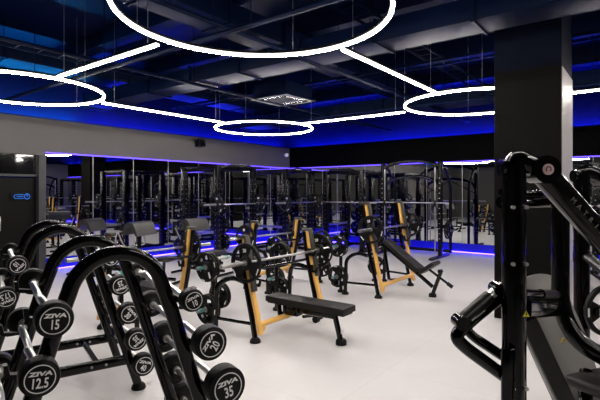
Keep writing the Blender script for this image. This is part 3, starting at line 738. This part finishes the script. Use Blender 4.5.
# ------------------------------------------------------------------ plate-loaded press in the foreground
def press(label):
    t = thing('chest_press_machine', label, 'exercise machine', (0, 0, 0))
    Q = lambda r, f, z: loc(r, f, z)
    along = (loc(0, 0)-loc(.607, .794)).normalized()   # machine runs along room Y
    def post(r, f, z0, z1, name):
        p = Q(r, f, 0)
        MB().tube([(p.x, p.y, z0), (p.x, p.y, z1)], .052, .058, n=24, up=(0, 1, 0), sq=.2).build(name, GLOSS, t)
        MB().lathe([(0, 0), (.08, 0), (.082, .015), (.07, .04), (0, .045)], (p.x, p.y, 0), (0, 0, 1), 24).build('foot', RUBBER, t)
        return p
    p1 = post(1.005, 2.15, .03, 1.76, 'main_post')
    p3 = post(2.03, 3.30, .03, 1.78, 'main_post')
    # joint brackets on the posts and the swinging arms
    def joint(p, d1, d2, rr):
        a = Vector((p.x, p.y, 1.815)); u = Vector((CX, SX, 0))
        b = a+u*d1[0]+Vector((0, 0, d1[1]))
        MB().tube(smooth_path([a+Vector((0, 0, -.06)), a+Vector((0, 0, .045)), b], .06, 8), .048, .05, n=20, up=(-SX, CX, 0), sq=.25).build('joint_bracket', GLOSS, t)
        nrm = Vector((-SX, CX, 0))
        MB().cyl(b-nrm*.062, b+nrm*.062, .064, 32).build('pivot_housing', GLOSS, t)
        bd = MB().cyl(b-nrm*.062, b-nrm*.068, .025, 28).build('badge', PINK, t)
        MB().tube([b-nrm*.069+u*.011*math.cos(a_)+Vector((0, 0, .012*math.sin(a_))) for a_ in [R(-50+28*k) for k in range(11)]], .0025, n=5).build('emblem', PLASTIC, bd)
        MB().cyl(a+Vector((0, 0, .0))-u*.05, a-u*.065, .043, 24).build('axle_cap', GLOSS, t)
        c = b+u*d2[0]+Vector((0, 0, d2[1]))+nrm*d2[2]
        d = (c-b).normalized()
        side = nrm
        arm = MB().tube([b+d*.03, c], .058, .045, n=20, up=side, sq=.3).build('swing_arm', GLOSS, t)
        return a, b, c, d, nrm, u
    a, b, c, d, nrm, u = joint(p1, (.125, -.012), (.62, -.60, .15), 1)
    # arm lettering on the side that faces the camera
    xdir = d; zdir = -(nrm-d*nrm.dot(d)).normalized(); ydir = zdir.cross(xdir)
    for k, ch in enumerate('MATRIX'):
        M = Matrix.Translation(b+d*(.20+.045*k)+zdir*.047) @ Matrix((xdir, ydir, zdir)).transposed().to_4x4() @ Matrix.Scale(.034, 4)
        if k == 0: le = MB()
        le.mesh(text_mesh(ch, .0, 1.1), M)
    le.build('lettering', mat('grey_print', (.16, .15, .15), .5), t, smooth=False)
    tubes = MB().tube([b+d*.05+Vector((.0, 0, .05))+u*.02, c+Vector((0, 0, .05))+u*.02], .014, n=10)
    tubes.build('link_rod', CHROME, t)
    joint(p3, (.16, -.018), (.55, -.35, .1), 1)
    # second, curved frame tube
    q = [Q(1.62, 2.85, 1.74), Q(1.62, 2.85, .98), Q(1.66, 2.75, .80), Q(1.95, 2.60, .64), Q(2.5, 2.4, .55)]
    MB().tube(smooth_path(q, [.2, .2, .2], 9), .052, n=20).build('curved_frame', GLOSS, t)
    # cross block and cylinders between post and curved tube
    e0 = Q(1.07, 2.2, 1.14); e1 = Q(1.60, 2.85, .985)
    MB().tube([e0, e1], .04, .052, n=16, up=(0, 0, 1), sq=.5).build('cross_block', GLOSS, t)
    MB().tube([e0+Vector((0, 0, .075)), e1+Vector((0, 0, .075))], .022, n=14).build('spring_tube', GLOSS, t)
    MB().tube([e0.lerp(e1, .45)+Vector((0, 0, .075)), e1+Vector((0, 0, .075))], .027, n=16).build('spring_sleeve', PLASTIC, t)
    f0 = Q(1.13, 2.3, 1.07); f1 = Q(1.42, 2.42, .55); f2 = f0.lerp(f1, 1.35)
    MB().tube([f0, f2], .045, .035, n=12, up=(-SX, CX, 0), sq=.7).build('diagonal_brace', SATIN, t)
    # back pad, leaning
    top = Q(1.60, 3.15, 1.13); bot = Q(1.78, 2.9, .35)
    ax = (bot-top).normalized(); wv = Vector((.80, .60, 0)); wv = (wv-ax*wv.dot(ax)).normalized(); nv = ax.cross(wv)
    mb = MB(); out = []
    for k in range(13): a_ = PI*k/12; out.append((.17*math.cos(a_), -.13*math.sin(a_)))
    out += [(-.19, .35), (-.15, .72), (.15, .72), (.19, .35)]
    rg = []
    for hh, s in ((-.03, .9), (-.02, 1), (.02, 1), (.03, .9)): rg.append([mb.bm.verts.new(top+wv*x*s+ax*(y+.13)+nv*hh) for x, y in out])
    for i in range(3):
        for j in range(len(out)): k = (j+1) % len(out); mb.bm.faces.new((rg[i][j], rg[i][k], rg[i+1][k], rg[i+1][j]))
    mb.bm.faces.new(rg[0][::-1]); mb.bm.faces.new(rg[3]); mb.build('back_pad', GREYPAD, t)
    # rear crossbar high behind the posts
    h0 = Q(.92, 2.15, 1.655)
    g0 = Q(1.15, 2.62, 1.64); g1 = Q(1.75, 3.05, 1.635)
    MB().tube([g0, g1], .035, n=14).tube([g0+Vector((0, 0, .06)), g1+Vector((0, 0, .05))], .018, n=10).build('upper_handle', GLOSS, t)
    # low curved handle reaching towards the floor centre
    h = [Q(.97, 2.13, .83), Q(.76, 2.1, .985), Q(.70, 2.08, 1.045), Q(.80, 2.12, 1.115), Q(.99, 2.25, 1.19)]
    MB().tube(smooth_path(h, [.05, .07, .07], 8), .03, n=18).build('low_handle', GLOSS, t)
    h = [Q(.99, 2.2, .90), Q(.84, 2.2, 1.0), Q(.79, 2.22, 1.05), Q(.84, 2.26, 1.10), Q(1.0, 2.32, 1.17)]
    MB().tube(smooth_path(h, [.05, .05, .06], 8), .024, n=16).build('low_handle', GLOSS, t)
    s0 = Q(.735, 2.1, 1.105); s1 = Q(.95, 2.2, 1.235)
    MB().tube([s0, s0.lerp(s1, .75)], .031, n=18).build('damper', PLASTIC, t)
    MB().tube([s0.lerp(s1, .7), s1+(s1-s0)*.1], .022, n=14).build('damper_rod', CHROME, t)
    for pp in (s0, s1): MB().cyl(pp-nrm*.04, pp+nrm*.04, .032, 22).build('damper_joint', GLOSS, t)
    MB().box(Q(.945, 2.08, .82), (.06, .02, .34), .004, Matrix.Rotation(R(YAW), 3, 'Z')).build('mount_plate', GLOSS, t)
    # warning triangles
    def warn(p):
        M = Matrix.Translation(p) @ Matrix.Rotation(R(YAW), 4, 'Z')
        b_ = MB(); vs = [b_.bm.verts.new(M @ Vector(v)) for v in ((-.016, 0, -.013), (.016, 0, -.013), (0, 0, .015))]; vs2 = [b_.bm.verts.new(M @ Vector((v[0], .002, v[2]))) for v in ((-.016, 0, -.013), (.016, 0, -.013), (0, 0, .015))]
        b_.bm.faces.new(vs); b_.bm.faces.new(vs2[::-1])
        for i in range(3): b_.bm.faces.new((vs[i], vs2[i], vs2[(i+1) % 3], vs[(i+1) % 3]))
        w_ = b_.build('warning_label', WARN, t, smooth=False)
        MB().box(M @ Vector((0, -.002, 0)), (.004, .001, .012), 0, Matrix.Rotation(R(YAW), 3, 'Z')).build('warning_mark', PLASTIC, w_, smooth=False)
    warn(Q(1.03, 2.085, 1.145)); warn(Q(1.60, 2.785, .80))
    # collar and bolts on the main post
    pc = Q(1.005, 2.15, 0)
    for z in (1.63, 1.37, .80):
        for s in (-.03, .03): MB().cyl(Vector((pc.x, pc.y, z))+u*s-nrm*.05, Vector((pc.x, pc.y, z))+u*s-nrm*.062, .009, 14).build('bolt', CHROME, t)
    # base frame
    for s in ((p1, p3), (p1, Q(2.0, 2.2, 0)), (p3, Q(2.6, 2.9, 0))):
        MB().tube([Vector((s[0].x, s[0].y, .07)), Vector((s[1].x, s[1].y, .07))], .045, .05, n=12, up=(0, 0, 1), sq=.5).build('base_tube', GLOSS, t)
    x0 = Q(2.0, 2.2, .07); x1 = Q(2.6, 2.9, .07)
    MB().tube([x0, x1], .045, .05, n=12, up=(0, 0, 1), sq=.5).build('base_tube', GLOSS, t)
    MB().tube([Q(1.35, 2.2, .07), Q(1.72, 2.75, .62)], .04, n=12).build('seat_support', GLOSS, t)
    sp_ = Q(1.85, 2.6, .60)
    MB().box(sp_, (.5, .4, .07), .03, Matrix.Rotation(R(60), 3, 'Z')).build('seat_pad', UPH, t)
    q0 = Q(2.05, 3.3, 1.25)
    MB().tube([q0, Q(2.0, 3.05, 1.2), Q(2.5, 3.0, 1.18)], .04, n=12, sq=.5).build('weight_lever', SATIN, t)
    MB().cyl(Q(2.04, 3.12, .88), Q(2.22, 3.22, .88), .025, 14).build('storage_peg', STEEL, t)
    MB().tube([Q(2.03, 3.3, .88), Q(2.04, 3.12, .88)], .03, n=10).build('peg_bracket', SATIN, t)
    return t
press('large glossy black plate-loaded press with warning triangles, in front of the pillar')
plate(loc(2.13, 3.17, .88), R(YAW+10), .36, 'black grip plate hanging low on the big press in front of the pillar', 'plates on the big press', '15', .04, roll=.5)
